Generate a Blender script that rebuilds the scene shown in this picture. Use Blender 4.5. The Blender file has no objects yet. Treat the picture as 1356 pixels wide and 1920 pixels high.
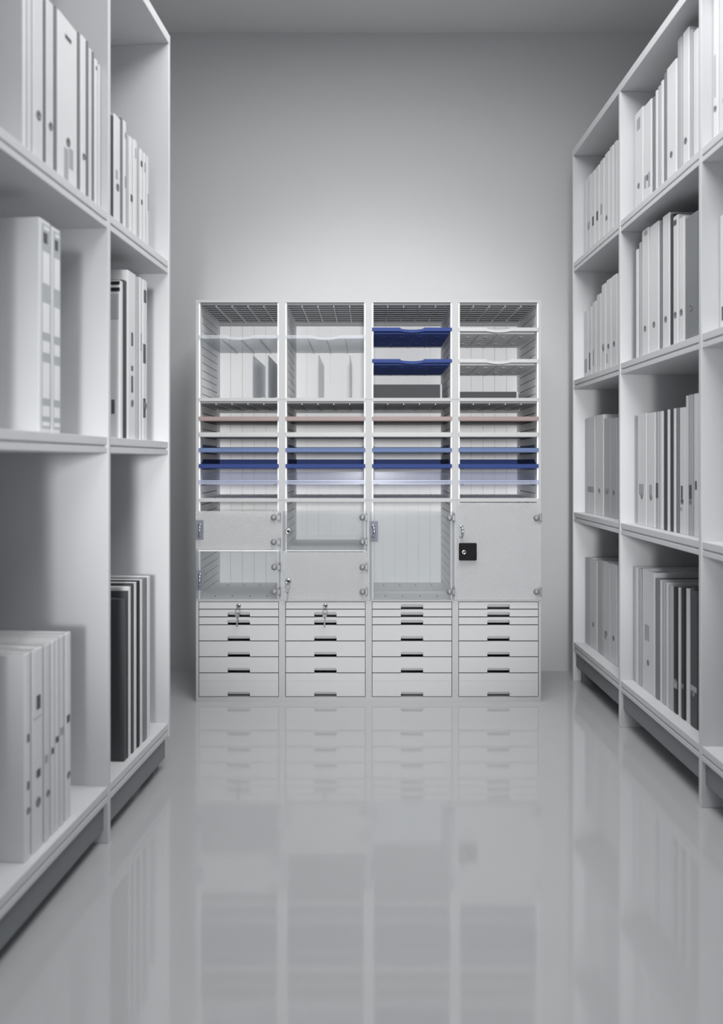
import bpy, bmesh, math, random
from mathutils import Vector, Matrix
random.seed(7)
C = bpy.context.scene.collection
F, PX, PY, H = 1500.0, 690.0, 865.0, 0.956      # focal length and horizon of the 1356x1920 frame, camera height (m)

# ------------------------------------------------------------------ materials
def mat(name, col, rough=0.5, metal=0.0, spec=0.5, var=0.03, scale=30, bump=0.0, coat=0.0):
    m = bpy.data.materials.new(name); m.use_nodes = True
    nt = m.node_tree; b = nt.nodes['Principled BSDF']
    b.inputs['Roughness'].default_value = rough; b.inputs['Metallic'].default_value = metal
    b.inputs['Specular IOR Level'].default_value = spec
    b.inputs['Coat Weight'].default_value = coat
    tc = nt.nodes.new('ShaderNodeTexCoord'); n = nt.nodes.new('ShaderNodeTexNoise')
    n.inputs['Scale'].default_value = scale; n.inputs['Detail'].default_value = 4
    nt.links.new(tc.outputs['Object'], n.inputs['Vector'])
    r = nt.nodes.new('ShaderNodeMix'); r.data_type = 'RGBA'
    r.inputs['A'].default_value = (*[max(0, c*(1-var)) for c in col], 1)
    r.inputs['B'].default_value = (*[min(1, c*(1+var)) for c in col], 1)
    nt.links.new(n.outputs['Fac'], r.inputs['Factor']); nt.links.new(r.outputs['Result'], b.inputs['Base Color'])
    if bump:
        bp = nt.nodes.new('ShaderNodeBump'); bp.inputs['Strength'].default_value = bump; bp.inputs['Distance'].default_value = 0.001
        nt.links.new(n.outputs['Fac'], bp.inputs['Height']); nt.links.new(bp.outputs['Normal'], b.inputs['Normal'])
    return m

def clear_mat(name, tint, edge=0.0, gloss=0.6):
    m = bpy.data.materials.new(name); m.use_nodes = True
    nt = m.node_tree; nt.nodes.remove(nt.nodes['Principled BSDF']); out = nt.nodes['Material Output']
    tr = nt.nodes.new('ShaderNodeBsdfTransparent'); tr.inputs['Color'].default_value = (*tint, 1)
    gl = nt.nodes.new('ShaderNodeBsdfGlossy'); gl.inputs['Roughness'].default_value = 0.15
    df = nt.nodes.new('ShaderNodeBsdfDiffuse'); df.inputs['Color'].default_value = (0.8, 0.82, 0.86, 1)
    fr = nt.nodes.new('ShaderNodeFresnel'); fr.inputs['IOR'].default_value = 1.45
    mx = nt.nodes.new('ShaderNodeMixShader'); mx2 = nt.nodes.new('ShaderNodeMixShader'); mx2.inputs[0].default_value = edge
    sc_ = nt.nodes.new('ShaderNodeMath'); sc_.operation = 'MULTIPLY'; sc_.inputs[1].default_value = gloss
    nt.links.new(fr.outputs[0], sc_.inputs[0]); nt.links.new(sc_.outputs[0], mx.inputs[0]); nt.links.new(tr.outputs[0], mx.inputs[1]); nt.links.new(gl.outputs[0], mx.inputs[2])
    nt.links.new(mx.outputs[0], mx2.inputs[1]); nt.links.new(df.outputs[0], mx2.inputs[2])
    nt.links.new(mx2.outputs[0], out.inputs['Surface'])
    return m

def frosted_mat(name):
    m = bpy.data.materials.new(name); m.use_nodes = True
    nt = m.node_tree; b = nt.nodes['Principled BSDF']; out = nt.nodes['Material Output']
    b.inputs['Base Color'].default_value = (0.80, 0.81, 0.82, 1); b.inputs['Roughness'].default_value = 0.34
    b.inputs['Specular IOR Level'].default_value = 0.55
    tc = nt.nodes.new('ShaderNodeTexCoord'); n = nt.nodes.new('ShaderNodeTexNoise')
    n.inputs['Scale'].default_value = 300; n.inputs['Detail'].default_value = 2
    bp = nt.nodes.new('ShaderNodeBump'); bp.inputs['Strength'].default_value = 0.9; bp.inputs['Distance'].default_value = 0.003
    nt.links.new(tc.outputs['Object'], n.inputs['Vector']); nt.links.new(n.outputs['Fac'], bp.inputs['Height'])
    nt.links.new(bp.outputs['Normal'], b.inputs['Normal'])
    g1 = nt.nodes.new('ShaderNodeTexNoise'); g1.inputs['Scale'].default_value = 260; g1.inputs['Detail'].default_value = 1
    cr = nt.nodes.new('ShaderNodeMix'); cr.data_type = 'RGBA'; cr.inputs['A'].default_value = (0.68, 0.69, 0.70, 1); cr.inputs['B'].default_value = (0.98, 0.985, 0.99, 1)
    nt.links.new(tc.outputs['Object'], g1.inputs['Vector']); nt.links.new(g1.outputs['Fac'], cr.inputs['Factor']); nt.links.new(cr.outputs['Result'], b.inputs['Base Color'])
    rf = nt.nodes.new('ShaderNodeBsdfRefraction'); rf.inputs['IOR'].default_value = 1.08; rf.inputs['Roughness'].default_value = 0.32
    rf.inputs['Color'].default_value = (0.93, 0.94, 0.95, 1); nt.links.new(bp.outputs['Normal'], rf.inputs['Normal'])
    mx = nt.nodes.new('ShaderNodeMixShader'); mx.inputs[0].default_value = 0.58
    nt.links.new(b.outputs[0], mx.inputs[1]); nt.links.new(rf.outputs[0], mx.inputs[2]); nt.links.new(mx.outputs[0], out.inputs['Surface'])
    return m

def floor_mat():
    m = mat('polished_floor', (0.47, 0.477, 0.487), 0.16, 0, 0.5, 0.03, 3)
    nt = m.node_tree; b = nt.nodes['Principled BSDF']; b.inputs['IOR'].default_value = 1.7
    tc = nt.nodes.new('ShaderNodeTexCoord'); mp = nt.nodes.new('ShaderNodeMapping'); mp.inputs['Scale'].default_value = (1.2, 40, 1)
    n = nt.nodes.new('ShaderNodeTexNoise'); n.inputs['Scale'].default_value = 3; n.inputs['Detail'].default_value = 3
    rm = nt.nodes.new('ShaderNodeMapRange'); rm.inputs['To Min'].default_value = 0.035; rm.inputs['To Max'].default_value = 0.09
    nt.links.new(tc.outputs['Object'], mp.inputs['Vector']); nt.links.new(mp.outputs[0], n.inputs['Vector'])
    nt.links.new(n.outputs['Fac'], rm.inputs['Value']); nt.links.new(rm.outputs[0], b.inputs['Roughness'])
    return m

M = {
 'wall': mat('painted_wall', (0.54, 0.542, 0.547), 0.9, 0, 0.2, 0.02, 6),
 'ceil': mat('ceiling_paint', (0.68, 0.684, 0.69), 0.95, 0, 0.1, 0.02, 5),
 'floor': floor_mat(),
 'shelf': mat('white_laminate', (0.66, 0.667, 0.68), 0.45, 0, 0.4, 0.02, 8),
 'rail': mat('grey_painted_metal', (0.21, 0.22, 0.232), 0.45, 0, 0.4),
 'drawer': mat('grey_drawer_plastic', (0.50, 0.502, 0.505), 0.5, 0, 0.4, 0.02, 20),
 'cab': mat('light_grey_plastic', (0.43, 0.432, 0.436), 0.5, 0, 0.4, 0.02, 20),
 'grid': mat('grey_grid_plastic', (0.30, 0.305, 0.315), 0.6),
 'back': mat('brightened_white_board', (0.90, 0.902, 0.905), 0.5, 0, 0.35, 0.02, 20),  # paler than the frame so the compartments look lit
 'inner': mat('brightened_pale_plastic', (0.86, 0.863, 0.87), 0.5, 0, 0.35, 0.02, 20),  # inner sides lightened in colour to make up for missing light
 'slit': mat('dark_slit', (0.08, 0.082, 0.088), 0.8),
 'blue': mat('dark_blue_plastic', (0.030, 0.055, 0.200), 0.6, 0, 0.2),
 'navy': mat('navy_plastic', (0.026, 0.050, 0.185), 0.6, 0, 0.2),
 'light_blue': mat('light_blue_plastic', (0.12, 0.17, 0.31), 0.6, 0, 0.2),
 'pink': mat('dusty_pink_plastic', (0.27, 0.20, 0.193), 0.5),
 'grey': mat('grey_plastic', (0.46, 0.47, 0.47), 0.45),
 'white_tray': mat('off_white_plastic', (0.43, 0.435, 0.43), 0.45),
 'charcoal': mat('charcoal_board', (0.095, 0.10, 0.108), 0.6),
 'clear': clear_mat('clear_acrylic', (0.89, 0.90, 0.905), 0.05),
 'acrylic': clear_mat('milky_clear_acrylic', (0.93, 0.945, 0.96), 0.22),
 'clear_tray': clear_mat('bluish_clear_plastic', (0.90, 0.91, 0.97), 0.22, 0.3),
 'blue_edge': mat('translucent_blue_edge', (0.30, 0.38, 0.62), 0.3),
 'frost': frosted_mat('frosted_acrylic'),
 'plate': mat('blue_grey_plate', (0.17, 0.185, 0.225), 0.5, 0, 0.3),
 'chrome': mat('chrome', (0.62, 0.63, 0.65), 0.22, 1.0),
 'key': mat('nickel_key', (0.20, 0.205, 0.215), 0.4, 0.5),
 'steel': mat('dull_steel', (0.24, 0.245, 0.25), 0.42, 0.3),
 'black': mat('black_plastic', (0.010, 0.010, 0.011), 0.75, 0, 0.15),
 'W': mat('white_cover', (0.74, 0.746, 0.755), 0.5, 0, 0.4, 0.03, 9),
 'w': mat('off_white_cover', (0.68, 0.687, 0.70), 0.5, 0, 0.4, 0.03, 9),
 'M': mat('pale_grey_cover', (0.47, 0.482, 0.50), 0.5, 0, 0.4, 0.03, 9),
 'G': mat('grey_cover', (0.22, 0.23, 0.245), 0.5, 0, 0.4, 0.04, 9),
 'D': mat('charcoal_cover', (0.062, 0.066, 0.072), 0.5, 0, 0.4, 0.05, 9),
 'K': mat('black_cover', (0.018, 0.019, 0.021), 0.5, 0, 0.4, 0.05, 9),
 'paper': mat('paper_edges', (0.74, 0.745, 0.74), 0.85, 0, 0.1, 0.06, 200),
 'mark': mat('dark_print', (0.10, 0.104, 0.112), 0.7),
 'softmark': mat('grey_print', (0.40, 0.41, 0.425), 0.7),
 'tagwhite': mat('white_label_paper', (0.84, 0.845, 0.85), 0.7),
 'taggrey': mat('grey_label_paper', (0.47, 0.495, 0.51), 0.7),
}

# ------------------------------------------------------------------ mesh helpers
class MB:
    def __init__(s): s.bm = bmesh.new()
    def box(s, x0, x1, y0, y1, z0, z1, mi=0):
        v = [s.bm.verts.new((x, y, z)) for x in (x0, x1) for y in (y0, y1) for z in (z0, z1)]
        for q in ((0,1,3,2),(4,6,7,5),(0,4,5,1),(2,3,7,6),(0,2,6,4),(1,5,7,3)):
            f = s.bm.faces.new([v[i] for i in q]); f.material_index = mi
        return s
    def prism(s, pts, axis, a0, a1, mi=0):
        """closed outline pts (u,v) extruded along axis from a0 to a1; axis y: (u,v)->(x,z); axis x: ->(y,z); axis z: ->(x,y)"""
        def P(u, v, a):
            return {'y': (u, a, v), 'x': (a, u, v), 'z': (u, v, a)}[axis]
        A = [s.bm.verts.new(P(u, v, a0)) for u, v in pts]; B = [s.bm.verts.new(P(u, v, a1)) for u, v in pts]
        n = len(pts); fs = [s.bm.faces.new(A), s.bm.faces.new(B[::-1])]
        for i in range(n):
            j = (i+1) % n; fs.append(s.bm.faces.new((A[j], A[i], B[i], B[j])))
        for f in fs: f.material_index = mi
        return s
    def lathe(s, prof, c, axis='y', n=24, mi=0):
        """profile (r, a) revolved round axis through c"""
        rings = []
        for r, a in prof:
            ring = []
            for i in range(n):
                t = 2*math.pi*i/n; u, v = r*math.cos(t), r*math.sin(t)
                p = {'y': (u, a, v), 'x': (a, u, v), 'z': (u, v, a)}[axis]
                ring.append(s.bm.verts.new(Vector(c)+Vector(p)))
            rings.append(ring)
        for A, B in zip(rings, rings[1:]):
            for i in range(n):
                j = (i+1) % n; f = s.bm.faces.new((A[i], A[j], B[j], B[i])); f.material_index = mi; f.smooth = True
        for R in (rings[0], rings[-1]):
            f = s.bm.faces.new(R); f.material_index = mi
        return s
    def tube(s, pts, r, n=10, closed=False, mi=0):
        pts = [Vector(p) for p in pts]; rings = []; N = len(pts)
        for k, p in enumerate(pts):
            a = pts[(k-1) % N] if (closed or k) else p; b = pts[(k+1) % N] if (closed or k < N-1) else p
            d = (b-a).normalized(); up = Vector((1, 0, 0)) if abs(d.x) < 0.9 else Vector((0, 1, 0))
            e1 = d.cross(up).normalized(); e2 = d.cross(e1)
            rings.append([s.bm.verts.new(p+e1*r*math.cos(2*math.pi*i/n)+e2*r*math.sin(2*math.pi*i/n)) for i in range(n)])
        for k in range(N if closed else N-1):
            A, B = rings[k], rings[(k+1) % N]
            for i in range(n):
                j = (i+1) % n; f = s.bm.faces.new((A[i], A[j], B[j], B[i])); f.smooth = True; f.material_index = mi
        if not closed:
            s.bm.faces.new(rings[0]); s.bm.faces.new(rings[-1])
        return s
    def mesh(s, name, mats):
        bmesh.ops.recalc_face_normals(s.bm, faces=s.bm.faces)
        me = bpy.data.meshes.new(name); s.bm.to_mesh(me); s.bm.free()
        for m in (mats if isinstance(mats, (list, tuple)) else [mats]): me.materials.append(m)
        return me
    def obj(s, name, mats, parent=None, bevel=0.0, loc=None):
        o = bpy.data.objects.new(name, s.mesh(name, mats)); C.objects.link(o)
        if parent: o.parent = parent
        if loc: o.location = loc
        if bevel: bev(o, bevel)
        return o
def bev(o, w, seg=2):
    b = o.modifiers.new('bevel', 'BEVEL'); b.width = w; b.segments = seg; b.limit_method = 'ANGLE'; b.angle_limit = math.radians(40)
    b.harden_normals = False
def thing(name, label, cat, loc=(0, 0, 0), rz=0, group=None):
    o = bpy.data.objects.new(name, None); C.objects.link(o); o.location = loc; o.rotation_euler = (0, 0, rz)
    o.empty_display_size = 0.05; o['label'] = label; o['category'] = cat
    if group: o['group'] = group
    return o
def dup(root, loc, label, group=None):
    r = root.copy(); C.objects.link(r); r.location = loc; r['label'] = label
    if group: r['group'] = group
    for ch in list(root.children):
        c = ch.copy(); C.objects.link(c); c.parent = r
        for g in list(ch.children):
            d = g.copy(); C.objects.link(d); d.parent = c
    return r
def struct(o, label=None):
    o['kind'] = 'structure'
    if label: o['label'] = label
    return o

# ------------------------------------------------------------------ the room
WY, RY, CZH = 3.65, -2.6, 2.912                       # far wall, rear wall, ceiling height
XL, XR = -1.42, 1.62
struct(MB().box(XL-0.1, XR+0.1, RY-0.1, WY+0.1, -0.1, 0).obj('floor', M['floor']), 'polished pale grey floor of the aisle')
struct(MB().box(XL-0.1, XR+0.1, RY-0.1, WY+0.1, CZH, CZH+0.1).obj('ceiling', M['ceil']), 'plain grey ceiling')
struct(MB().box(XL-0.1, XR+0.1, WY, WY+0.1, 0, CZH).obj('wall_back', M['wall']), 'plain pale grey wall behind the cabinet')
struct(MB().box(XL-0.1, XL, RY, WY, 0, CZH).obj('wall_left', M['wall']))
struct(MB().box(XR, XR+0.1, RY, WY, 0, CZH).obj('wall_right', M['wall']))
WX0, WX1, WZ0, WZ1 = -0.60, 0.85, 0.45, 2.35
wf = MB().box(XL, XR, RY-0.1, RY, 0, WZ0).box(XL, XR, RY-0.1, RY, WZ1, CZH).box(XL, WX0, RY-0.1, RY, WZ0, WZ1).box(WX1, XR, RY-0.1, RY, WZ0, WZ1)
struct(wf.obj('wall_front', M['wall']))
wn = MB()
for x in (WX0, (WX0+WX1)/2-0.02, WX1-0.04): wn.box(x, x+0.04, RY-0.07, RY-0.03, WZ0, WZ1)
for z in (WZ0, WZ1-0.04): wn.box(WX0, WX1, RY-0.07, RY-0.03, z, z+0.04)
struct(wn.obj('added_window_1', M['shelf']))  # unseen window, added to carry the frontal fill light

# ------------------------------------------------------------------ the cabinet (front plane at CY)
S = 0.00212; CY = S*F; D = 0.445
def X(px): return (px-PX)*S
def Z(py): return H-(py-PY)*S
x_out0, x_out1 = X(367.5), X(1014.5)
cab0 = (X(691), CY, 0)
cx0 = cab0[0]
cab = thing('storage_cabinet', 'wide light grey storage cabinet with open compartments, clear doors and drawers against far wall', 'cabinet', cab0)
centers = [447.75, 610.25, 772.75, 935.0]; HWP = 75.3
OW = 2*HWP*S
opens = [(X(c-HWP)-cx0, X(c+HWP)-cx0) for c in centers]
rows = [(567, 746), (752, 935), (941, 1123), (1128, 1307)]           # pixel rows of the openings
rz = [(Z(b), Z(a)) for a, b in rows]
ztop, zbase = Z(562), Z(1316)
lx0, lx1 = x_out0-cx0, x_out1-cx0
joint = [ztop, Z(749), Z(938), Z(1125.5), zbase]
stiles = [(lx0, opens[0][0])]+[(opens[i][1], opens[i+1][0]) for i in range(3)]+[(opens[3][1], lx1)]
g = 0.0004
for k in range(4):                                                 # side panels and dividers, one length per tier
    for i, (a, b) in enumerate(stiles):
        MB().box(a, b, 0, D, joint[k+1]+g, joint[k]-g).obj('side_panel' if i in (0, 4) else 'divider', M['cab'], cab)
for i, (a, b) in enumerate(opens):
    MB().box(a, b, 0, D, rz[0][1], ztop).obj('top_panel', M['cab'], cab)
    MB().box(a, b, 0, D, zbase, rz[3][0]).obj('base_panel', M['cab'], cab)
    for k in range(3):
        sb = MB().box(a, b, 0, D, rz[k+1][1], rz[k][0])
        if k > 0:                                                  # slits in the boards that can be seen from above
            zt = rz[k][0]; sb.box(a+0.006, b-0.006, 0.003, D-0.012, zt-0.0004, zt+0.0002, 2)  # pale top sheet stands in for light the board does not get
            for q in range(4):
                xq = a+OW*(0.17+0.22*q)
                sb.box(xq-0.002, xq+0.002, 0.05, 0.074, zt-0.001, zt+0.0008, 1)
                for yy in (0.33, 0.37): sb.box(xq-0.003, xq+0.003, yy, yy+0.010, zt-0.001, zt+0.0008, 1)
        sb.obj('shelf_board', [M['cab'], M['slit'], M['back']], cab)
    bp = MB(); nb = 6; bw = OW/nb                                  # backs of upright boards with fine joints
    for k in range(nb): bp.box(a+k*bw+0.0006, a+(k+1)*bw-0.0006, D-0.012, D-0.004, rz[3][0], rz[0][1])
    bp.box(a, b, D-0.004, D, rz[3][0], rz[0][1])
    bp.obj('back_panel', M['back'], cab)
# slotted inner sides, one mesh per tier and side
for k in range(3):
    z0, z1 = rz[k]; h = z1-z0
    for side in (0, 1):
        mb = MB(); n = 12; p = h/n; gap = 0.0032; t = 0.006
        zz = z0
        for q in range(n+1):
            zt = min(z1, z0+(q+0.55)*p)
            if zt-zz > 0.002: mb.box(0, t, 0.035, D-0.06, zz, zt)
            zz = zt+gap
        mb.box(0, t, 0.004, 0.035, z0, z1); mb.box(0, t, D-0.06, D-0.012, z0, z1)
        mb.box(0, 0.0005, 0.035, D-0.06, z0, z1, 1)  # dark sheet puts the shade of the deep slots into colour
        me = mb.mesh('slotted_side', [M['inner'], M['slit']])
        for a, b in opens:
            o = bpy.data.objects.new('slotted_side', me); C.objects.link(o); o.parent = cab
            if side == 0: o.location = (a, 0, 0)
            else: o.location = (b, 0, 0); o.scale = (-1, 1, 1)
# ribbed undersides at the top of the two upper tiers
for k in range(2):
    z1 = rz[k][1]; mb = MB()
    for q in range(9): mb.box(0.006, OW-0.006, 0.02+q*0.046, 0.024+q*0.046, z1-0.008, z1)
    for q in range(4):
        xq = OW*(0.20+0.2*q); mb.box(xq-0.0017, xq+0.0017, 0.03, D-0.012, z1-0.0125, z1, 1)
    mb.box(0.006, OW-0.006, D-0.03, D-0.012, z1-0.022, z1)
    me = mb.mesh('ribbed_grid', [M['grid'], M['back']])
    for a, b in opens:
        o = bpy.data.objects.new('ribbed_grid', me); C.objects.link(o); o.parent = cab; o.location = (a, 0, 0)

# drawers
dy = [[1128.3, 1142.4, 1157, 1171.8, 1202, 1231.8, 1261.8, 1306.6]]*4
def notch_front(w, z0, z1, nw, nh):
    r = 0.006; pts = [(-w/2, z0), (-nw/2, z0)]
    for k in range(5):
        t = math.pi/2*k/4; pts.append((-nw/2+r-r*math.cos(t), z0+nh-r+r*math.sin(t)))
    for k in range(5):
        t = math.pi/2*k/4; pts.append((nw/2-r+r*math.sin(t), z0+nh-r+r*math.cos(t)))
    return pts+[(nw/2, z0), (w/2, z0), (w/2, z1), (-w/2, z1)]
def lock(parent, x, y, z, r=0.0098):
    MB().lathe([(r, 0), (r, -0.004), (r*0.78, -0.0065), (r*0.5, -0.0075), (r*0.5, -0.0055), (r*0.001, -0.0055)], (x, y, z)).box(x-0.0012, x+0.0012, y-0.0072, y-0.0054, z-0.004, z+0.004, 1).obj('lock', [M['chrome'], M['slit']], parent)
for c in range(4):
    a, b = opens[c]; w = OW-0.004; xc = (a+b)/2
    for q in range(7):
        z1, z0 = Z(dy[c][q])-0.0017, Z(dy[c][q+1])+0.0017
        if q == 0 and c < 2:
            o = MB().box(xc-w/2, xc+w/2, 0.001, 0.014, z0, z1).obj('lock_strip', M['drawer'], cab, 0.0007)
            lock(o, xc, 0.001, (z0+z1)/2-0.001)
            continue
        mb = MB().prism([(u+xc, v) for u, v in notch_front(w, z0, z1, 0.0885, 0.0175)], 'y', 0.001, 0.013)
        mb.box(xc-w/2+0.006, xc+w/2-0.006, 0.030, D-0.03, z0+0.004, z0+0.008)
        mb.box(xc-w/2+0.006, xc-w/2+0.009, 0.013, D-0.03, z0+0.004, z1-0.006)
        mb.box(xc+w/2-0.009, xc+w/2-0.006, 0.013, D-0.03, z0+0.004, z1-0.006)
        o = mb.obj('drawer', M['drawer'], cab, 0.0007)
        # sloped finger scoop behind the notch
        hw = 0.046
        pr = [(0.0135, z0+0.0205), (0.0135, z0+0.0195), (0.0195, z0+0.0185), (0.0215, z0+0.0036), (0.0235, z0+0.0036), (0.0235, z0+0.0205)]
        MB().prism(pr, 'x', xc-hw, xc+hw).obj('finger_scoop', M['drawer'], o)
        if q == 6:
            zl = Z(1276.8); MB().box(xc-w/2, xc+w/2, 0.0004, 0.001, zl, zl+0.0009).obj('trim_line', M['grey'], o)

# doors
DY0, DY1 = -0.0075, -0.0035
def door(px0, px1, py0, py1, m, name='door'):
    o = MB().box(X(px0)-cx0, X(px1)-cx0, DY0, DY1, Z(py1), Z(py0)).obj(name, M[m], cab, 0.0006); return o
def hinge(o, px, py, pxe):
    x, z = X(px)-cx0, Z(py); xe = X(pxe)-cx0
    m = MB().lathe([(0.0125, DY0), (0.0125, DY0-0.003), (0.0115, DY0-0.008), (0.008, DY0-0.0115), (0.003, DY0-0.013)], (x, 0, z))
    m.box(x, xe, DY0-0.004, DY0, z-0.0085, z+0.0085)
    m.obj('hinge_cap', M['steel'], o)
    MB().box(xe-0.006, xe+0.003, -0.010, -0.0002, z-0.019, z+0.019).box(xe-0.009, xe-0.004, -0.0075, -0.0002, z-0.016, z+0.016).obj('hinge_plate', M['plate'] if False else M['clear'], o)
def pull(o, px, py, py0, py1, plate=None):
    if plate:
        a, b, c, d = plate
        MB().box(X(a)-cx0, X(b)-cx0, DY0-0.003, DY0, Z(d), Z(c)).obj('handle_plate', M['plate'], o, 0.001)
    x, za, zb = X(px)-cx0, Z(py1), Z(py0); y = DY0-(0.003 if plate else 0)
    pts = []
    for k in range(13):
        t = math.pi*k/12; pts.append((x+0.004*math.sin(t), y-0.022*math.sin(t)**0.6, (za+zb)/2-(zb-za)/2*math.cos(t)))
    mb = MB().tube(pts, 0.0042)
    for z in (za, zb): mb.lathe([(0.0072, 0), (0.0072, -0.003), (0.005, -0.006), (0.003, -0.006)], (x, y, z))
    mb.obj('handle', M['chrome'], o)
d1 = door(367.5, 526.5, 958, 1030, 'frost')
d1['label'] = 'frosted acrylic door'
pull(d1, 376, 993, 984, 1004, (367, 382.5, 975, 1011))
hinge(d1, 514, 970, 526); hinge(d1, 514, 1016, 526)
d2 = door(368, 526.5, 1034, 1122.5, 'clear'); d2['label'] = 'clear acrylic door'
pull(d2, 376, 1088, 1077, 1098, (368, 383.5, 1069, 1106))
hinge(d2, 515, 1063, 526); hinge(d2, 515, 1109, 526)
d3 = door(530.5, 688.5, 958, 1032, 'clear'); d3['label'] = 'clear acrylic door'
lock(d3, X(541)-cx0, DY0, Z(996), 0.0125)
hinge(d3, 680, 970, 688); hinge(d3, 680, 1016, 688)
d4 = door(530.5, 689.5, 1034.5, 1125, 'frost'); d4['label'] = 'frosted acrylic door'
lock(d4, X(541)-cx0, DY0, Z(1089), 0.0125)
hinge(d4, 680, 1063, 689); hinge(d4, 680, 1109, 689)
d5 = door(693, 852, 959, 1124, 'clear'); d5['label'] = 'clear acrylic door'
pull(d5, 700, 996, 986, 1006, (693, 708.5, 977, 1015))
hinge(d5, 843, 971, 852); hinge(d5, 843, 1109, 852)
d6 = door(857, 1014.5, 942.5, 1124, 'frost'); d6['label'] = 'large frosted acrylic door'
pull(d6, 864.5, 996, 987, 1006)
hinge(d6, 1005.5, 971, 1014); hinge(d6, 1005.5, 1109, 1014)
lk = MB().box(X(860)-cx0, X(893)-cx0, DY0-0.014, DY0, Z(1050), Z(1017.5)).obj('lock_housing', M['black'], d6, 0.004)
lk['label'] = 'square black lock housing'
lock(d6, X(869)-cx0, DY0-0.014, Z(1034), 0.0095)
# boards halfway up behind the paired doors
for i, pz in ((0, 1031), (1, 1031)):
    a, b = opens[i]; z1 = Z(pz)
    mb = MB().box(a+0.006, b-0.006, 0.002, D-0.013, z1-0.006, z1)
    if i == 1: mb.box(a+0.006, b-0.006, D-0.017, D-0.013, z1, z1+0.016)
    mb.obj('middle_shelf', M['inner'], cab)

# keys: a key in the lock with a ring and a second key hanging from it
def key_set(px, py, y, label, drop):
    x, z = X(px), Z(py)
    r = thing('key_ring', label, 'keys', (x, CY+y, z), 0, 'keys hanging in the cabinet locks')
    MB().box(-0.0009, 0.0009, -0.020, 0, -0.0035, 0.0035).lathe([(0.008, -0.0009), (0.008, 0.0009)], (0, -0.0225, -0.003), 'x', 16).obj('inserted_key', M['key'], r)
    n = 20; rr = 0.0095
    MB().tube([(rr*math.cos(2*math.pi*k/n), -0.0235, -0.019+rr*math.sin(2*math.pi*k/n)) for k in range(n)], 0.0008, 8, True).obj('ring', M['key'], r)
    b = MB().lathe([(0.0085, -0.001), (0.0085, 0.001)], (-0.001, -0.0235, -0.034), 'y', 18)
    b.prism([(-0.0035, -0.040), (-0.0048, -drop), (-0.0025, -drop-0.004), (0.0005, -drop), (0.0022, -0.040)], 'y', -0.0245, -0.0227)
    b.obj('hanging_key', M['key'], r)
key_set(447.75, 1135.5, -0.0063, 'silver keys hanging in the lock above the leftmost drawer column', 0.078)
key_set(610.25, 1136.3, -0.0063, 'silver keys hanging in the lock above the second drawer column', 0.078)
key_set(541, 1089, DY0-0.0072, 'silver keys hanging in the lock of the lower frosted door', 0.072)

# ---- trays in the second tier
colname = ['leftmost', 'second', 'third', 'rightmost']
TW = OW-0.016
def tray(name, m, fh, sh, label, cat, group, edge=None, foot=True):
    """desk tray: front lip of height fh, side and back walls of height sh"""
    r = thing(name, label, cat, (0, 0, 0), 0, group)
    w = TW/2; dp = 0.40; t = 0.0022
    mb = MB().box(-w, w, 0.0036, dp, 0, t)
    for sgn in (-1, 1):
        x0, x1 = sorted((sgn*w, sgn*(w-t)))
        mb.prism([(0.0036, 0), (0.0036, fh), (0.05, sh), (dp, sh), (dp, 0)], 'x', x0, x1)
    mb.box(-w, w, dp-t, dp, 0, sh)
    mb.obj('tray_body', m, r)
    MB().box(-OW/2+0.001, OW/2-0.001, -0.0012, 0.0036, -0.001, fh).box(-w, w, 0.0036, 0.012, -0.0035, 0.0).obj('front_lip', m, r, 0.0007)
    if foot:
        for x in (-w+0.004, w-0.016): MB().box(x, x+0.012, 0.012, 0.05, -0.005, 0).obj('runner', M['slit'], r)
    if edge:
        e = 0.0018; a = OW/2-0.001
        MB().box(-a, a, -0.0025, -0.0012, fh-e, fh+0.0004).box(-a, a, -0.0025, -0.0012, -0.001, 0.0006).box(-a, -a+e, -0.0025, -0.0012, -0.001, fh).box(a-e, a, -0.0025, -0.0012, -0.001, fh).obj('rim', edge, r)
    return r
specs = [('dusty pink letter tray with a shallow front', 'pink', 781.5, 788.5, 0.010, None),
         ('off-white letter tray with a shallow front', 'white_tray', 811, 818.5, 0.013, None),
         ('light blue letter tray with a shallow front', 'light_blue', 840.5, 847.5, 0.025, None),
         ('dark blue letter tray with a shallow front', 'navy', 870.5, 877.5, 0.034, None),
         ('clear letter tray with bluish rim', 'clear_tray', 901, 907.5, 0.042, M['blue_edge'])]
for desc, m, p0, p1, sh, edge in specs:
    proto = None
    for c in range(4):
        lb = f'{desc}, in the {colname[c]} column of the cabinet'
        loc = (cx0+(opens[c][0]+opens[c][1])/2, CY, Z(p1)+0.001)
        if proto is None:
            proto = tray('letter_tray', M[m], Z(p0)-Z(p1), sh, lb, 'letter tray', 'letter trays stacked in the cabinet', edge); proto.location = loc
        else: dup(proto, loc, lb)
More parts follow.
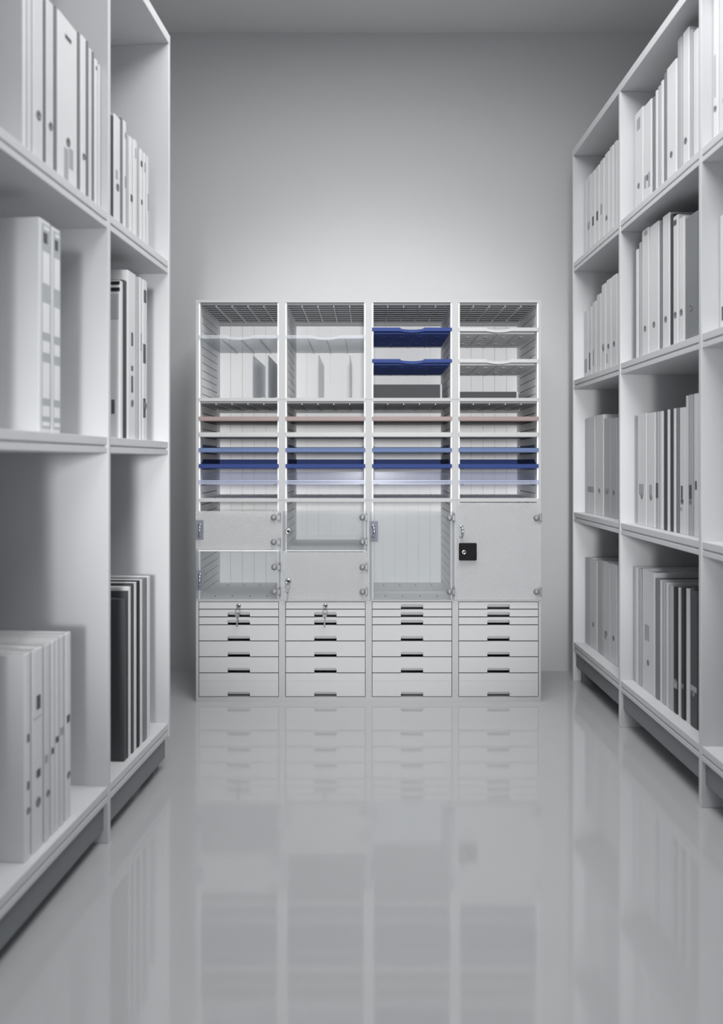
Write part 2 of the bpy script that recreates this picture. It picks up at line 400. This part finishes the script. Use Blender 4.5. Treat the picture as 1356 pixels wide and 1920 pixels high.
# ---- notched shelf trays in the top tier
def notched(m, label, group, ribs=True):
    r = thing('notched_tray', label, 'letter tray', (0, 0, 0), 0, group)
    w = TW/2; dp = 0.40; fh = 0.0145; nw = 0.049; nd = 0.0085
    base = [(-w, 0.0036), (-nw, 0.0036)]
    for k in range(1, 12):
        t = math.pi*k/12; base.append((-nw*math.cos(t), 0.0036+0.022*math.sin(t)))
    base += [(nw, 0.0036), (w, 0.0036), (w, dp), (-w, dp)]
    MB().prism(base, 'z', 0.0, 0.0022).obj('tray_plate', m, r)
    # lip: straight ends, curved dip at the middle
    a = OW/2-0.001; pts = [(-a, 0), (-nw, 0)]; top = []
    n = 16
    for k in range(n+1):
        u = -nw+2*nw*k/n; s_ = math.cos(math.pi*u/(2*nw))
        pts.append((u, -0.006*s_))
        top.append((u, fh-nd*(s_**0.35 if s_ > 0.001 else 0)))
    lip = MB().prism(pts+[(nw+0.0005, 0), (a, 0), (a, fh), (nw+0.0005, fh)]+top[::-1]+[(-nw-0.0005, fh), (-a, fh)], 'y', -0.0012, 0.0036)
    lip.obj('front_lip', m, r, 0.0006)
    rb = MB()
    if ribs:
        for k in range(12): rb.box(-w, w, 0.034+k*0.031, 0.038+k*0.031, -0.007, 0)
        for k in range(3):
            xq = -w+2*w*(0.26+0.25*k); rb.box(xq-0.0014, xq+0.0014, 0.03, dp, -0.0078, 0)
        for k in range(4):
            for yy in (0.10, 0.29):
                xq = -w+2*w*(0.14+0.24*k); rb.box(xq-0.006, xq+0.006, yy, yy+0.008, -0.009, 0)
    else:
        for k in range(3):
            xq = -w+2*w*(0.26+0.25*k); rb.box(xq-0.002, xq+0.002, 0.03, dp, -0.004, 0)
    rb.obj('underside_ribs', m, r)
    for sgn in (-1, 1):
        x0, x1 = sorted((sgn*w, sgn*(w-0.002))); MB().box(x0, x1, 0.0036, dp, 0.0022, 0.010).obj('side_rim', m, r)
    return r
def cxm(c): return cx0+(opens[c][0]+opens[c][1])/2
gt = 'notched trays in the top tier of the cabinet'
t = notched(M['acrylic'], 'clear acrylic tray with finger notch, top tier, leftmost column', gt, False); t.location = (cxm(0), CY, Z(635))
dup(t, (cxm(1), CY, Z(635)), 'clear acrylic tray with finger notch, top tier, second column')
t = notched(M['blue'], 'upper of two dark blue notched trays in the top tier', gt); t.location = (cxm(2), CY, Z(621))
dup(t, (cxm(2), CY, Z(680)), 'lower of two dark blue notched trays in the top tier')
t = notched(M['grey'], 'upper of two grey notched trays in the top tier', gt); t.location = (cxm(3), CY, Z(621))
dup(t, (cxm(3), CY, Z(680)), 'lower of two grey notched trays in the top tier')
# ---- upright acrylic dividers standing in the two left openings
zf = rz[0][0]+0.0006
def divider(px, label, m, h):
    r = thing('upright_divider', label, 'divider', (X(px), CY+0.03, zf), 0, 'upright dividers in the top tier')
    MB().prism([(0, 0), (0, h), (0.37, h), (0.37, 0)], 'x', -0.0015, 0.0015).obj('divider_panel', m, r)
    MB().box(-0.014, 0.014, 0.26, 0.37, 0, 0.024).obj('foot', M['inner'], r)
hd = Z(664)-zf
divider(472, 'milky acrylic divider nearest the middle of the leftmost top opening', M['acrylic'], hd)
divider(501, 'milky acrylic divider at the right end of the leftmost top opening', M['acrylic'], hd)
divider(597, 'clear acrylic divider left of centre in the second top opening', M['clear'], hd)
divider(656, 'clear acrylic divider right of centre in the second top opening', M['clear'], hd)
# ---- dark boxes at the back of the two right openings
def dark_box(c, px1, ptop, label):
    yb = 0.34; zz = (CY+yb)/F
    z1 = H-(ptop-PY)*zz; x0 = cx0+opens[c][0]+0.008; x1 = (px1-PX)*zz
    r = thing('storage_box', label, 'box', ((x0+x1)/2, CY+yb, zf), 0, 'dark boxes in the top tier')
    w = (x1-x0)/2; h = z1-zf
    MB().box(-w, w-0.008, 0, 0.004, 0, h).obj('front_board', M['charcoal'], r)
    MB().box(w-0.008, w, -0.0005, 0.085, 0, h).obj('end_board', M['inner'], r)
    MB().box(-w, w-0.008, 0.004, 0.085, 0, 0.004).box(-w, w-0.008, 0.081, 0.085, 0.004, h).box(-w, -w+0.004, 0.004, 0.081, 0.004, h).obj('box_body', M['charcoal'], r)
dark_box(2, 829, 721, 'tall dark grey box under the blue trays, third column')
dark_box(3, 972, 734.5, 'low dark grey box under the grey trays, rightmost column')

# ------------------------------------------------------------------ bookcases
class Case:
    def __init__(s, name, label, E, a, side, depth, levels, top, bays, th, floor_up, zl):
        s.E, s.a, s.side, s.levels, s.top, s.bays, s.depth = E, a, side, levels, top, bays, depth; s.th = th
        s.ex = Vector((math.cos(a), math.sin(a))); s.ey = Vector((-math.sin(a), math.cos(a)))
        r = s.root = thing(name, label, 'bookcase', (E[0], E[1], 0), a)
        sg = -1 if side == 'L' else 1                                # direction from the front into the case
        s.sg = sg
        def bx(mb, d0, d1, y0, y1, z0, z1):
            x0, x1 = sorted((sg*d0, sg*d1)); mb.box(x0, x1, y0, y1, z0, z1); return mb
        zb = levels[0]-0.045
        ys = [0]+[-sum(bays[:k+1]) for k in range(len(bays))]
        for i, y in enumerate(ys):
            z0 = 0 if floor_up[i] else zb
            bx(MB(), 0, depth, y-th/2, y+th/2, z0, top-0.03).obj('upright', M['shelf'], r, 0.0015)
        L = -ys[-1]
        bx(MB(), 0, depth, ys[-1]-th/2, th/2, top-0.03, top).obj('top_board', M['shelf'], r, 0.0015)
        bx(MB(), depth, depth+0.008, ys[-1]-th/2, th/2, zb, top).obj('back_panel', M['shelf'], r)
        for i in range(len(bays)):
            y1, y0 = ys[i]-th/2, ys[i+1]+th/2
            for zt in levels:
                mb = MB()
                bx(mb, 0.002, depth, y0, y1, zt-0.020, zt)
                bx(mb, 0.008, depth, y0, y1, zt-0.025, zt-0.020)
                bx(mb, 0.002, depth, y0, y1, zt-0.040, zt-0.025)
                mb.obj('shelf', M['shelf'], r, 0.0012)
            bx(MB(), 0.012, 0.032, y0, y1, zl, zb-0.004).obj('plinth_rail', M['rail'], r)
            if i == 0 or not floor_up[i]:
                bx(MB(), 0.034, 0.075, y1-0.05, y1, 0, zb-0.004).obj('leg', M['rail'], r)
            bx(MB(), 0.034, 0.075, y0, y0+0.05, 0, zb-0.004).obj('leg', M['rail'], r)
            bx(MB(), depth-0.06, depth-0.02, y0, y0+0.05, 0, zb-0.004).obj('leg', M['rail'], r)
    def t_at(s, px, rec):
        P = Vector(s.E)+s.ex*(s.sg*rec); k = (px-PX)/F
        return (P.x-k*P.y)/(s.ey.x-k*s.ey.y)
    def world(s, t, rec):
        P = Vector(s.E)+s.ex*(s.sg*rec)-s.ey*t; return P
LC = Case('bookcase', 'tall white bookcase along the left side of the aisle', (-0.6185, 2.494), math.atan2(-0.0633, 1), 'L', 0.40,
          [0.143, 1.017, 1.579], 2.285, [0.486, 0.66, 0.62, 0.66, 0.66, 0.66], 0.016, [False]+[True]*6, 0.035)  # unseen rear bays added to keep window light off the panels
RC = Case('bookcase', 'tall white bookcase along the right side of the aisle', (0.894, 3.49), math.atan2(0.02, 1), 'R', 0.40,
          [0.17, 0.735, 1.308, 1.82], 2.315, [0.608, 0.668, 0.65, 0.66, 0.66, 0.66], 0.017, [True]*7, 0.066)  # rear bays out of view added likewise to block oblique light

# ------------------------------------------------------------------ books and binders
ordn = ['first','second','third','fourth','fifth','sixth','seventh','eighth','ninth','tenth','eleventh','twelfth','thirteenth','fourteenth','fifteenth']
cname = {'W': 'white', 'w': 'off-white', 'M': 'pale grey', 'G': 'grey', 'D': 'charcoal', 'K': 'black'}
def book(case, zs, px0, px1, ptop, col, kind, label, group, rec=0.03, marks=(), depth=0.26):
    t0, t1 = case.t_at(px0, rec), case.t_at(px1, rec)
    tn, tf = max(t0, t1), min(t0, t1)
    edge = 0
    for b in case.bays:                                              # stay between the uprights of its own bay
        if edge <= (tn+tf)/2 <= edge+b: tf = max(tf, edge+case.th/2+0.002); tn = min(tn, edge+b-case.th/2-0.002)
        edge += b
    w = max(tn-tf-(0.0032 if tn-tf > 0.02 else 0.0012), 0.004); tm = (tn+tf)/2
    P = case.world(tm, rec); zt = H-(ptop-PY)*P.y/F; zs += 0.0006; h = zt-zs
    rz_ = case.a if case.side == 'L' else case.a+math.pi
    r = thing(kind, label, {'book': 'book', 'binder': 'binder', 'box_file': 'box file'}[kind], (P.x, P.y, zs), rz_, group)
    hw = w/2; e = min(0.0025, w*0.18)
    cov = M[col]; rnd = min(0.006, w*0.25)
    if kind == 'box_file':
        MB().box(-depth, 0, -hw, hw, 0, h).obj('case', cov, r, 0.002)
    else:
        # spine with rounded edges joined to the two boards
        sp = [(-0.006, -hw), (-rnd*0.35, -hw), (0, -hw+rnd), (0, hw-rnd), (-rnd*0.35, hw), (-0.006, hw)]
        mb = MB().prism(sp, 'z', 0, h)
        mb.box(-depth, -0.006, -hw, -hw+e, 0, h); mb.box(-depth, -0.006, hw-e, hw, 0, h)
        mb.obj('cover', cov, r, 0.0005 if w > 0.008 else 0)
        MB().box(-depth+0.004, -0.0062, -hw+e, hw-e, 0.003, h-(0.004 if kind == 'book' else 0.012)).obj('pages', M['paper'], r)
        if kind == 'binder' and w > 0.02:
            rr = min(0.010, hw*0.5)
            MB().lathe([(rr, 0), (rr, 0.0012), (rr*0.65, 0.0012), (rr*0.6, 0.0003), (0.0001, 0.0003)], (0, 0, 0.10 if h > 0.25 else 0.05), 'x', 18, 0).obj('finger_ring', M['steel'], r)
    for mk in marks:                                                 # (y from, y to) fractions of the spine, (z from, z to) fractions of height, material
        ya, yb, za, zb, mm = mk
        fl = -1 if case.side == 'L' else 1                             # picture left is the near side on the left case
        u0, u1 = sorted(((-hw+ya*w), (-hw+yb*w)))
        MB().box(-0.002, 0.0006, u0, u1, za*h, zb*h).obj('spine_label' if mm in ('tagwhite', 'taggrey') else 'spine_print', M[mm], r)
    return r
def size(px0, px1, case):
    t = abs(case.t_at(px0, 0.03)-case.t_at(px1, 0.03))
    return 'thin' if t < 0.022 else ('slim' if t < 0.04 else ('thick' if t < 0.075 else 'very thick'))
def row(case, zs, where, items, rec=0.03, depth=0.26):
    for i, it in enumerate(items):
        px0, px1, pt, col, kind = it[:5]; marks = it[5] if len(it) > 5 else ()
        rc = it[6] if len(it) > 6 else rec
        kn = {'book': 'book', 'binder': 'binder', 'box_file': 'box file'}[kind]
        lab = f'{size(px0, px1, case)} {cname[col]} {kn}, {ordn[i]} from left, {where}'
        r = book(case, zs, px0, px1, pt, col, kind, lab, 'books and binders, '+where, rc, marks, depth)
        if len(it) > 7:                                              # printed bands on the side turned to the aisle entrance
            b = r.children[0].data; y0 = min(v.co.y for v in b.vertices); h = max(v.co.z for v in b.vertices)
            for za, zb, mm, xa, xb in it[7]: MB().box(xa, xb, y0-0.0006, y0+0.001, za*h, zb*h).obj('cover_band', M[mm], r)
dot = lambda z=0.93: (0.35, 0.65, z, z+0.025, 'mark')
# left bookcase, upper shelf
row(LC, 1.579, 'near section, upper shelf, left bookcase', [
 (43, 50.5, -70, 'W', 'book'), (52, 60, -55, 'w', 'book'), (61.5, 83, -30, 'w', 'binder'), (83.5, 86.5, -5, 'G', 'book'), (87, 102.5, 4, 'w', 'binder'),
 (103, 107.5, 12, 'G', 'book'), (108, 146.5, 40, 'W', 'binder', (dot(0.88), (0.30, 0.5, 0.02, 0.22, 'softmark'), (0.55, 0.75, 0.12, 0.24, 'softmark'))),
 (147, 151, 62, 'G', 'book'), (151.5, 163, 70, 'W', 'binder', ()), (163.5, 166.5, 78, 'G', 'book'), (167, 173.5, 92, 'w', 'book'), (174, 177, 98, 'G', 'book'),
 (177.5, 184, 112, 'W', 'book', (dot(),)), (184.5, 191, 122, 'w', 'book'), (191.5, 199, 138, 'W', 'book', (dot(0.95),))], 0.018)
row(LC, 1.579, 'far section, upper shelf, left bookcase', [
 (209, 213.5, 217, 'D', 'book'), (214, 227, 219, 'W', 'binder', ((0.2, 0.5, 0.42, 0.5, 'softmark'),)), (227.5, 231, 222, 'G', 'book'), (231.5, 238, 228, 'W', 'book', ((0.3, 0.7, 0.85, 0.9, 'softmark'), (0.3, 0.7, 0.4, 0.5, 'softmark'))),
 (238.5, 242, 252, 'M', 'book'), (242.5, 250, 258, 'W', 'book', ((0.3, 0.8, 0.35, 0.42, 'mark'),)), (250.5, 258.5, 264, 'W', 'book', ((0.3, 0.6, 0.82, 0.92, 'softmark'),)), (259, 262, 278, 'M', 'book'),
 (262.5, 269, 281, 'W', 'book', ((0.2, 0.7, 0.82, 0.88, 'mark'), (0.3, 0.7, 0.42, 0.47, 'mark'))), (269.5, 274.5, 288, 'W', 'book', ((0.2, 0.7, 0.8, 0.9, 'softmark'),)), (275, 280, 294, 'w', 'book', ((0.3, 0.9, 0.42, 0.6, 'softmark'),))], 0.018)
# left bookcase, middle shelf: two tall labelled box files
def tagset(o):
    t = [(0.0, 1.0, 0.02, 0.985, 'taggrey')]
    for a, b in ((0.69, 0.85), (0.46, 0.61), (0.375, 0.43), (0.16, 0.33), (0.075, 0.125), (0.005, 0.04)): t.append((0.16, 0.86, a, b, 'tagwhite'))
    return t
def boxfile(px0, px1, pt, label):
    r = book(LC, 1.017, px0, px1, pt, 'W', 'box_file', label, 'labelled box files, middle shelf, left bookcase', 0.02, (), 0.33)
    t0, t1 = LC.t_at(px0, 0.02), LC.t_at(px1, 0.02); w = abs(t0-t1)-0.0012
    P = LC.world((t0+t1)/2, 0.02); h = H-(pt-PY)*P.y/F-1.017
    # strip of the spine towards the camera stays plain white
    MB().box(-0.001, 0.0005, -w*0.28, w*0.47, 0.02*h, 0.98*h).obj('spine_label', M['taggrey'], r)
    for a, b in ((0.70, 0.85), (0.47, 0.61), (0.375, 0.43), (0.16, 0.33), (0.075, 0.125), (0.03, 0.05)):
        MB().box(0.0003, 0.0009, -w*0.20, w*0.40, a*h, b*h).obj('label_field', M['tagwhite'], r)
    MB().box(0.0003, 0.0009, -w*0.15, w*0.2, 0.89*h, 0.94*h).obj('label_print', M['mark'], r)
    MB().box(0.0003, 0.0009, -w*0.1, w*0.35, 0.955*h, 0.97*h).obj('label_print', M['tagwhite'], r)
boxfile(73, 95, 413, 'white box file with grey label windows, nearer of two, left bookcase middle shelf')
boxfile(96, 113.5, 428, 'white box file with grey label windows, farther of two, left bookcase middle shelf')
row(LC, 1.017, 'far section, middle shelf, left bookcase', [
 (225, 231, 527, 'W', 'box_file', (), 0.02, ((0.972, 0.995, 'K', -0.2, -0.001), (0.93, 0.955, 'K', -0.2, -0.001), (0.755, 0.915, 'taggrey', -0.2, -0.004), (0.155, 0.245, 'mark', -0.024, -0.015))), (231.5, 238.5, 526, 'D', 'book'), (239, 256, 511, 'W', 'binder', ((0.4, 0.6, 0.56, 0.64, 'mark'), (0.4, 0.6, 0.28, 0.38, 'mark'), (0.4, 0.6, 0.41, 0.44, 'mark'))),
 (256.5, 261, 520, 'M', 'book'), (261.5, 267, 521, 'W', 'book', ((0.3, 0.7, 0.55, 0.66, 'softmark'),)), (267.5, 277, 526, 'W', 'binder', ((0.1, 0.6, 0.48, 0.6, 'mark'), (0.1, 0.55, 0.14, 0.26, 'mark'), (0.2, 0.7, 0.86, 0.94, 'mark')))], 0.02)
# left bookcase, bottom shelf
row(LC, 0.143, 'near section, bottom shelf, left bookcase', [
 (46, 59.5, 1226, 'W', 'binder', ((0.35, 0.65, 0.57, 0.61, 'mark'), (0.35, 0.65, 0.34, 0.38, 'mark'))), (60.5, 82.5, 1217, 'W', 'binder', ((0.35, 0.7, 0.70, 0.77, 'mark'), (0.35, 0.7, 0.36, 0.40, 'mark'), (0.1, 0.8, 0.66, 0.665, 'softmark'))),
 (83.5, 96, 1209, 'w', 'binder', ((0.1, 0.5, 0.4, 0.44, 'softmark'),)), (96.5, 104, 1203, 'W', 'book', ((0.1, 0.6, 0.42, 0.45, 'mark'),)), (104.5, 112, 1198, 'W', 'book', ((0.1, 0.7, 0.46, 0.49, 'mark'),)),
 (112.5, 122, 1193, 'w', 'book', ((0.1, 0.7, 0.48, 0.52, 'softmark'),)), (122.5, 134.5, 1187, 'W', 'binder', ((0.2, 0.7, 0.52, 0.56, 'mark'),))], 0.02, 0.30)
row(LC, 0.143, 'far section, bottom shelf, left bookcase', [
 (232.5, 238, 1122, 'D', 'box_file'), (238.5, 241, 1108, 'D', 'book'), (241.5, 246.5, 1100, 'W', 'book'), (247, 252, 1094, 'D', 'book'), (252.5, 257, 1092, 'W', 'book'), (257.5, 263.5, 1089, 'K', 'book'),
 (264, 268, 1087, 'W', 'book'), (268.5, 276.5, 1084, 'G', 'book'), (277, 283, 1081, 'W', 'book')], 0.02)
# right bookcase, top shelf
row(RC, 1.82, 'far section, top shelf, right bookcase', [
 (1094, 1100, 338, 'w', 'book'), (1100.5, 1108, 330, 'w', 'book', ((0.2, 0.8, 0.35, 0.44, 'softmark'),)), (1108.5, 1116, 322, 'W', 'book', ((0.3, 0.7, 0.35, 0.46, 'mark'),)), (1116.5, 1124, 312, 'W', 'book', ((0.3, 0.7, 0.36, 0.47, 'mark'),)),
 (1124.5, 1133, 300, 'W', 'book', ((0.2, 0.6, 0.38, 0.5, 'softmark'),)), (1133.5, 1142, 287, 'W', 'binder'), (1142.5, 1150, 275, 'W', 'book'), (1150.5, 1157, 266, 'w', 'book')], 0.045)
row(RC, 1.82, 'middle section, top shelf, right bookcase', [
 (1190, 1206, 208, 'W', 'binder', ((0.3, 0.7, 0.82, 0.93, 'softmark'),)), (1206.5, 1222, 193, 'W', 'binder', ((0.1, 0.35, 0.2, 0.32, 'softmark'), (0.6, 0.85, 0.18, 0.32, 'softmark'))), (1222.5, 1228, 183, 'G', 'book'), (1228.5, 1233, 170, 'W', 'book'), (1233.5, 1238, 162, 'M', 'book'),
 (1238.5, 1244, 152, 'W', 'book'), (1244.5, 1249, 138, 'G', 'book'), (1249.5, 1269, 120, 'W', 'binder'), (1269.5, 1279, 72, 'M', 'book'), (1279.5, 1292.5, 57, 'W', 'binder'), (1293, 1298.5, 57, 'M', 'book'), (1299, 1309, 57, 'W', 'book')], 0.04)
row(RC, 1.82, 'near section, top shelf, right bookcase', [
 (1320, 1324, 5, 'G', 'book'), (1324.5, 1347, -10, 'W', 'binder', ((0.35, 0.55, 0.32, 0.6, 'softmark'),)), (1347.5, 1372, -30, 'W', 'binder', ((0.5, 0.7, 0.3, 0.7, 'mark'),))], 0.03)
row(RC, 1.308, 'far section, second shelf, right bookcase', [
 (1095, 1103, 583, 'w', 'book', ((0.2, 0.8, 0.1, 0.3, 'softmark'),)), (1103.5, 1110, 576, 'w', 'book', ((0.2, 0.5, 0.12, 0.36, 'mark'),)), (1110.5, 1118, 566, 'w', 'book', ((0.2, 0.5, 0.15, 0.36, 'softmark'),)), (1118.5, 1127, 552, 'w', 'book'), (1127.5, 1136, 533, 'W', 'binder', ((0.2, 0.7, 0.28, 0.33, 'softmark'),)), (1136.5, 1146, 524, 'W', 'binder', ((0.1, 0.3, 0.1, 0.2, 'softmark'),)), (1146.5, 1157, 516, 'W', 'binder')], 0.045)
row(RC, 1.308, 'middle section, second shelf, right bookcase', [
 (1186.5, 1191, 470, 'G', 'book'), (1191.5, 1197, 468, 'W', 'book'), (1197.5, 1202.5, 455, 'M', 'book'), (1203, 1217, 430, 'W', 'binder', ((0.4, 0.8, 0.95, 0.985, 'softmark'),)), (1217.5, 1236, 420, 'W', 'binder'), (1236.5, 1241, 416, 'G', 'book'), (1241.5, 1256, 403, 'W', 'binder'),
 (1256.5, 1261, 402, 'D', 'book'), (1261.5, 1272, 405, 'W', 'binder', ((0.2, 0.7, 0.93, 0.97, 'mark'),)), (1272.5, 1283.5, 408, 'W', 'binder'), (1284.5, 1308.5, 403, 'G', 'binder')], 0.035)
row(RC, 1.308, 'near section, second shelf, right bookcase', [
 (1343, 1375, 398, 'W', 'box_file', ((0.15, 0.4, 0.1, 0.22, 'mark'),))], 0.05)
row(RC, 0.735, 'far section, third shelf, right bookcase', [
 (1096, 1100, 786, 'M', 'book'), (1100.5, 1116, 782, 'w', 'binder', ((0.1, 0.9, 0.22, 0.28, 'softmark'),)), (1116.5, 1132, 778, 'w', 'binder'), (1132.5, 1145, 784, 'M', 'binder', ((0.1, 0.9, 0.25, 0.29, 'softmark'),)), (1145.5, 1157, 784, 'M', 'binder')], 0.05)
row(RC, 0.735, 'middle section, third shelf, right bookcase', [
 (1195, 1213, 776, 'W', 'binder', ((0.2, 0.7, 0.27, 0.37, 'softmark'),)), (1213.5, 1229, 774, 'W', 'binder', ((0.3, 0.6, 0.26, 0.37, 'softmark'),)), (1229.5, 1236, 772, 'M', 'book', ((0.1, 0.8, 0.26, 0.39, 'mark'),)), (1236.5, 1243.5, 771, 'W', 'book'), (1244, 1250, 767, 'D', 'book'), (1250.5, 1255.5, 768, 'W', 'book'),
 (1256, 1262, 766, 'D', 'book'), (1262.5, 1267, 766, 'W', 'book'), (1267.5, 1273, 765, 'G', 'book'), (1273.5, 1285.5, 764, 'W', 'binder', ((0.3, 0.6, 0.24, 0.38, 'mark'), (0.2, 0.5, 0.18, 0.21, 'softmark'))), (1286, 1290, 742, 'W', 'book'), (1290.5, 1299.5, 740, 'M', 'binder', ((0.2, 0.8, 0.26, 0.36, 'mark'),)), (1300, 1309, 738, 'W', 'book', ((0.4, 0.8, 0.33, 0.39, 'mark'),))], 0.04)
row(RC, 0.17, 'far section, bottom shelf, right bookcase', [
 (1096, 1105, 1046, 'M', 'book'), (1105.5, 1120, 1049, 'w', 'binder'), (1120.5, 1130.5, 1052, 'M', 'book'), (1131, 1144, 1055, 'w', 'binder', ((0.2, 0.5, 0.2, 0.28, 'softmark'),)), (1144.5, 1157, 1058, 'w', 'binder')], 0.05)
row(RC, 0.17, 'middle section, bottom shelf, right bookcase', [
 (1182, 1189.5, 1062, 'M', 'book'), (1190, 1196.5, 1064, 'w', 'book'), (1197, 1203, 1066, 'M', 'book'), (1203.5, 1228, 1070, 'w', 'binder', ((0.25, 0.6, 0.42, 0.55, 'softmark'),)), (1228.5, 1236, 1085, 'G', 'book'), (1236.5, 1241.5, 1088, 'w', 'book'), (1242, 1247.5, 1090, 'M', 'book'), (1248, 1253, 1093, 'w', 'book'),
 (1253.5, 1262, 1098, 'M', 'book'), (1262.5, 1270.5, 1101, 'K', 'binder', ((0.1, 0.9, 0.2, 0.26, 'softmark'),)), (1271, 1276, 1102, 'w', 'book'), (1276.5, 1285, 1103, 'K', 'binder'), (1285.5, 1293, 1104, 'w', 'book'), (1293.5, 1308.5, 1106, 'D', 'binder', ((0.1, 0.9, 0.26, 0.30, 'softmark'),))], 0.045)

# ------------------------------------------------------------------ light
def area(name, loc, sx, sy, power, rot=(0, 0, 0), col=(1, 1, 1), spread=180):
    l = bpy.data.lights.new(name, 'AREA'); l.shape = 'RECTANGLE'; l.size = sx; l.size_y = sy; l.energy = power; l.color = col
    l.spread = math.radians(spread)
    o = bpy.data.objects.new(name, l); C.objects.link(o); o.location = loc; o.rotation_euler = rot; return o
area('ceiling_lamp_far', (-0.06, 2.25, CZH-0.05), 1.7, 0.35, 17.0, (math.radians(22), 0, 0), spread=140)
area('ceiling_lamp_near', (0.28, 1.42, CZH-0.02), 1.0, 0.8, 27, spread=165)
area('rear_fill_light', ((WX0+WX1)/2, RY+0.01, (WZ0+WZ1)/2), WX1-WX0-0.1, WZ1-WZ0-0.1, 17, (math.radians(90), 0, 0), (0.95, 0.975, 1.0))  # added frontal fill placed in the unseen rear window
def spot(name, loc, aim, power, ang, blend, radius):
    l = bpy.data.lights.new(name, 'SPOT'); l.energy = power; l.spot_size = math.radians(ang); l.spot_blend = blend; l.shadow_soft_size = radius
    o = bpy.data.objects.new(name, l); C.objects.link(o); o.location = loc
    o.rotation_euler = (Vector(aim)-Vector(loc)).to_track_quat('-Z', 'Y').to_euler(); return o
spot('cabinet_fill_spot', (0.05, -2.3, 1.15), (0.03, CY, 0.90), 690, 25.6, 0.6, 0.25)  # unseen fill lamp added to brighten the cabinet interior
w = bpy.data.worlds.new('World'); bpy.context.scene.world = w; w.use_nodes = True
w.node_tree.nodes['Background'].inputs['Color'].default_value = (0.8, 0.87, 1, 1); w.node_tree.nodes['Background'].inputs['Strength'].default_value = 0.6

# ------------------------------------------------------------------ camera
cd = bpy.data.cameras.new('camera'); co = bpy.data.objects.new('camera', cd); C.objects.link(co)
co.location = (0, 0, H); co.rotation_euler = (math.radians(90), 0, 0)
cd.sensor_fit = 'VERTICAL'; cd.sensor_height = 36; cd.sensor_width = 36; cd.lens = F/1920*36
cd.shift_x = -(PX-678)/1920; cd.shift_y = -(960-PY)/1920
cd.clip_start = 0.05
cd.dof.use_dof = True; cd.dof.focus_distance = CY; cd.dof.aperture_fstop = 2.2
sc = bpy.context.scene; sc.camera = co
sc.view_settings.view_transform = 'Standard'; sc.view_settings.look = 'None'; sc.view_settings.gamma = 1; sc.view_settings.use_curve_mapping = False
sc.view_settings.exposure = 0.0
sc.cycles.max_bounces = 12; sc.cycles.diffuse_bounces = 6; sc.cycles.transparent_max_bounces = 24; sc.cycles.transmission_bounces = 10
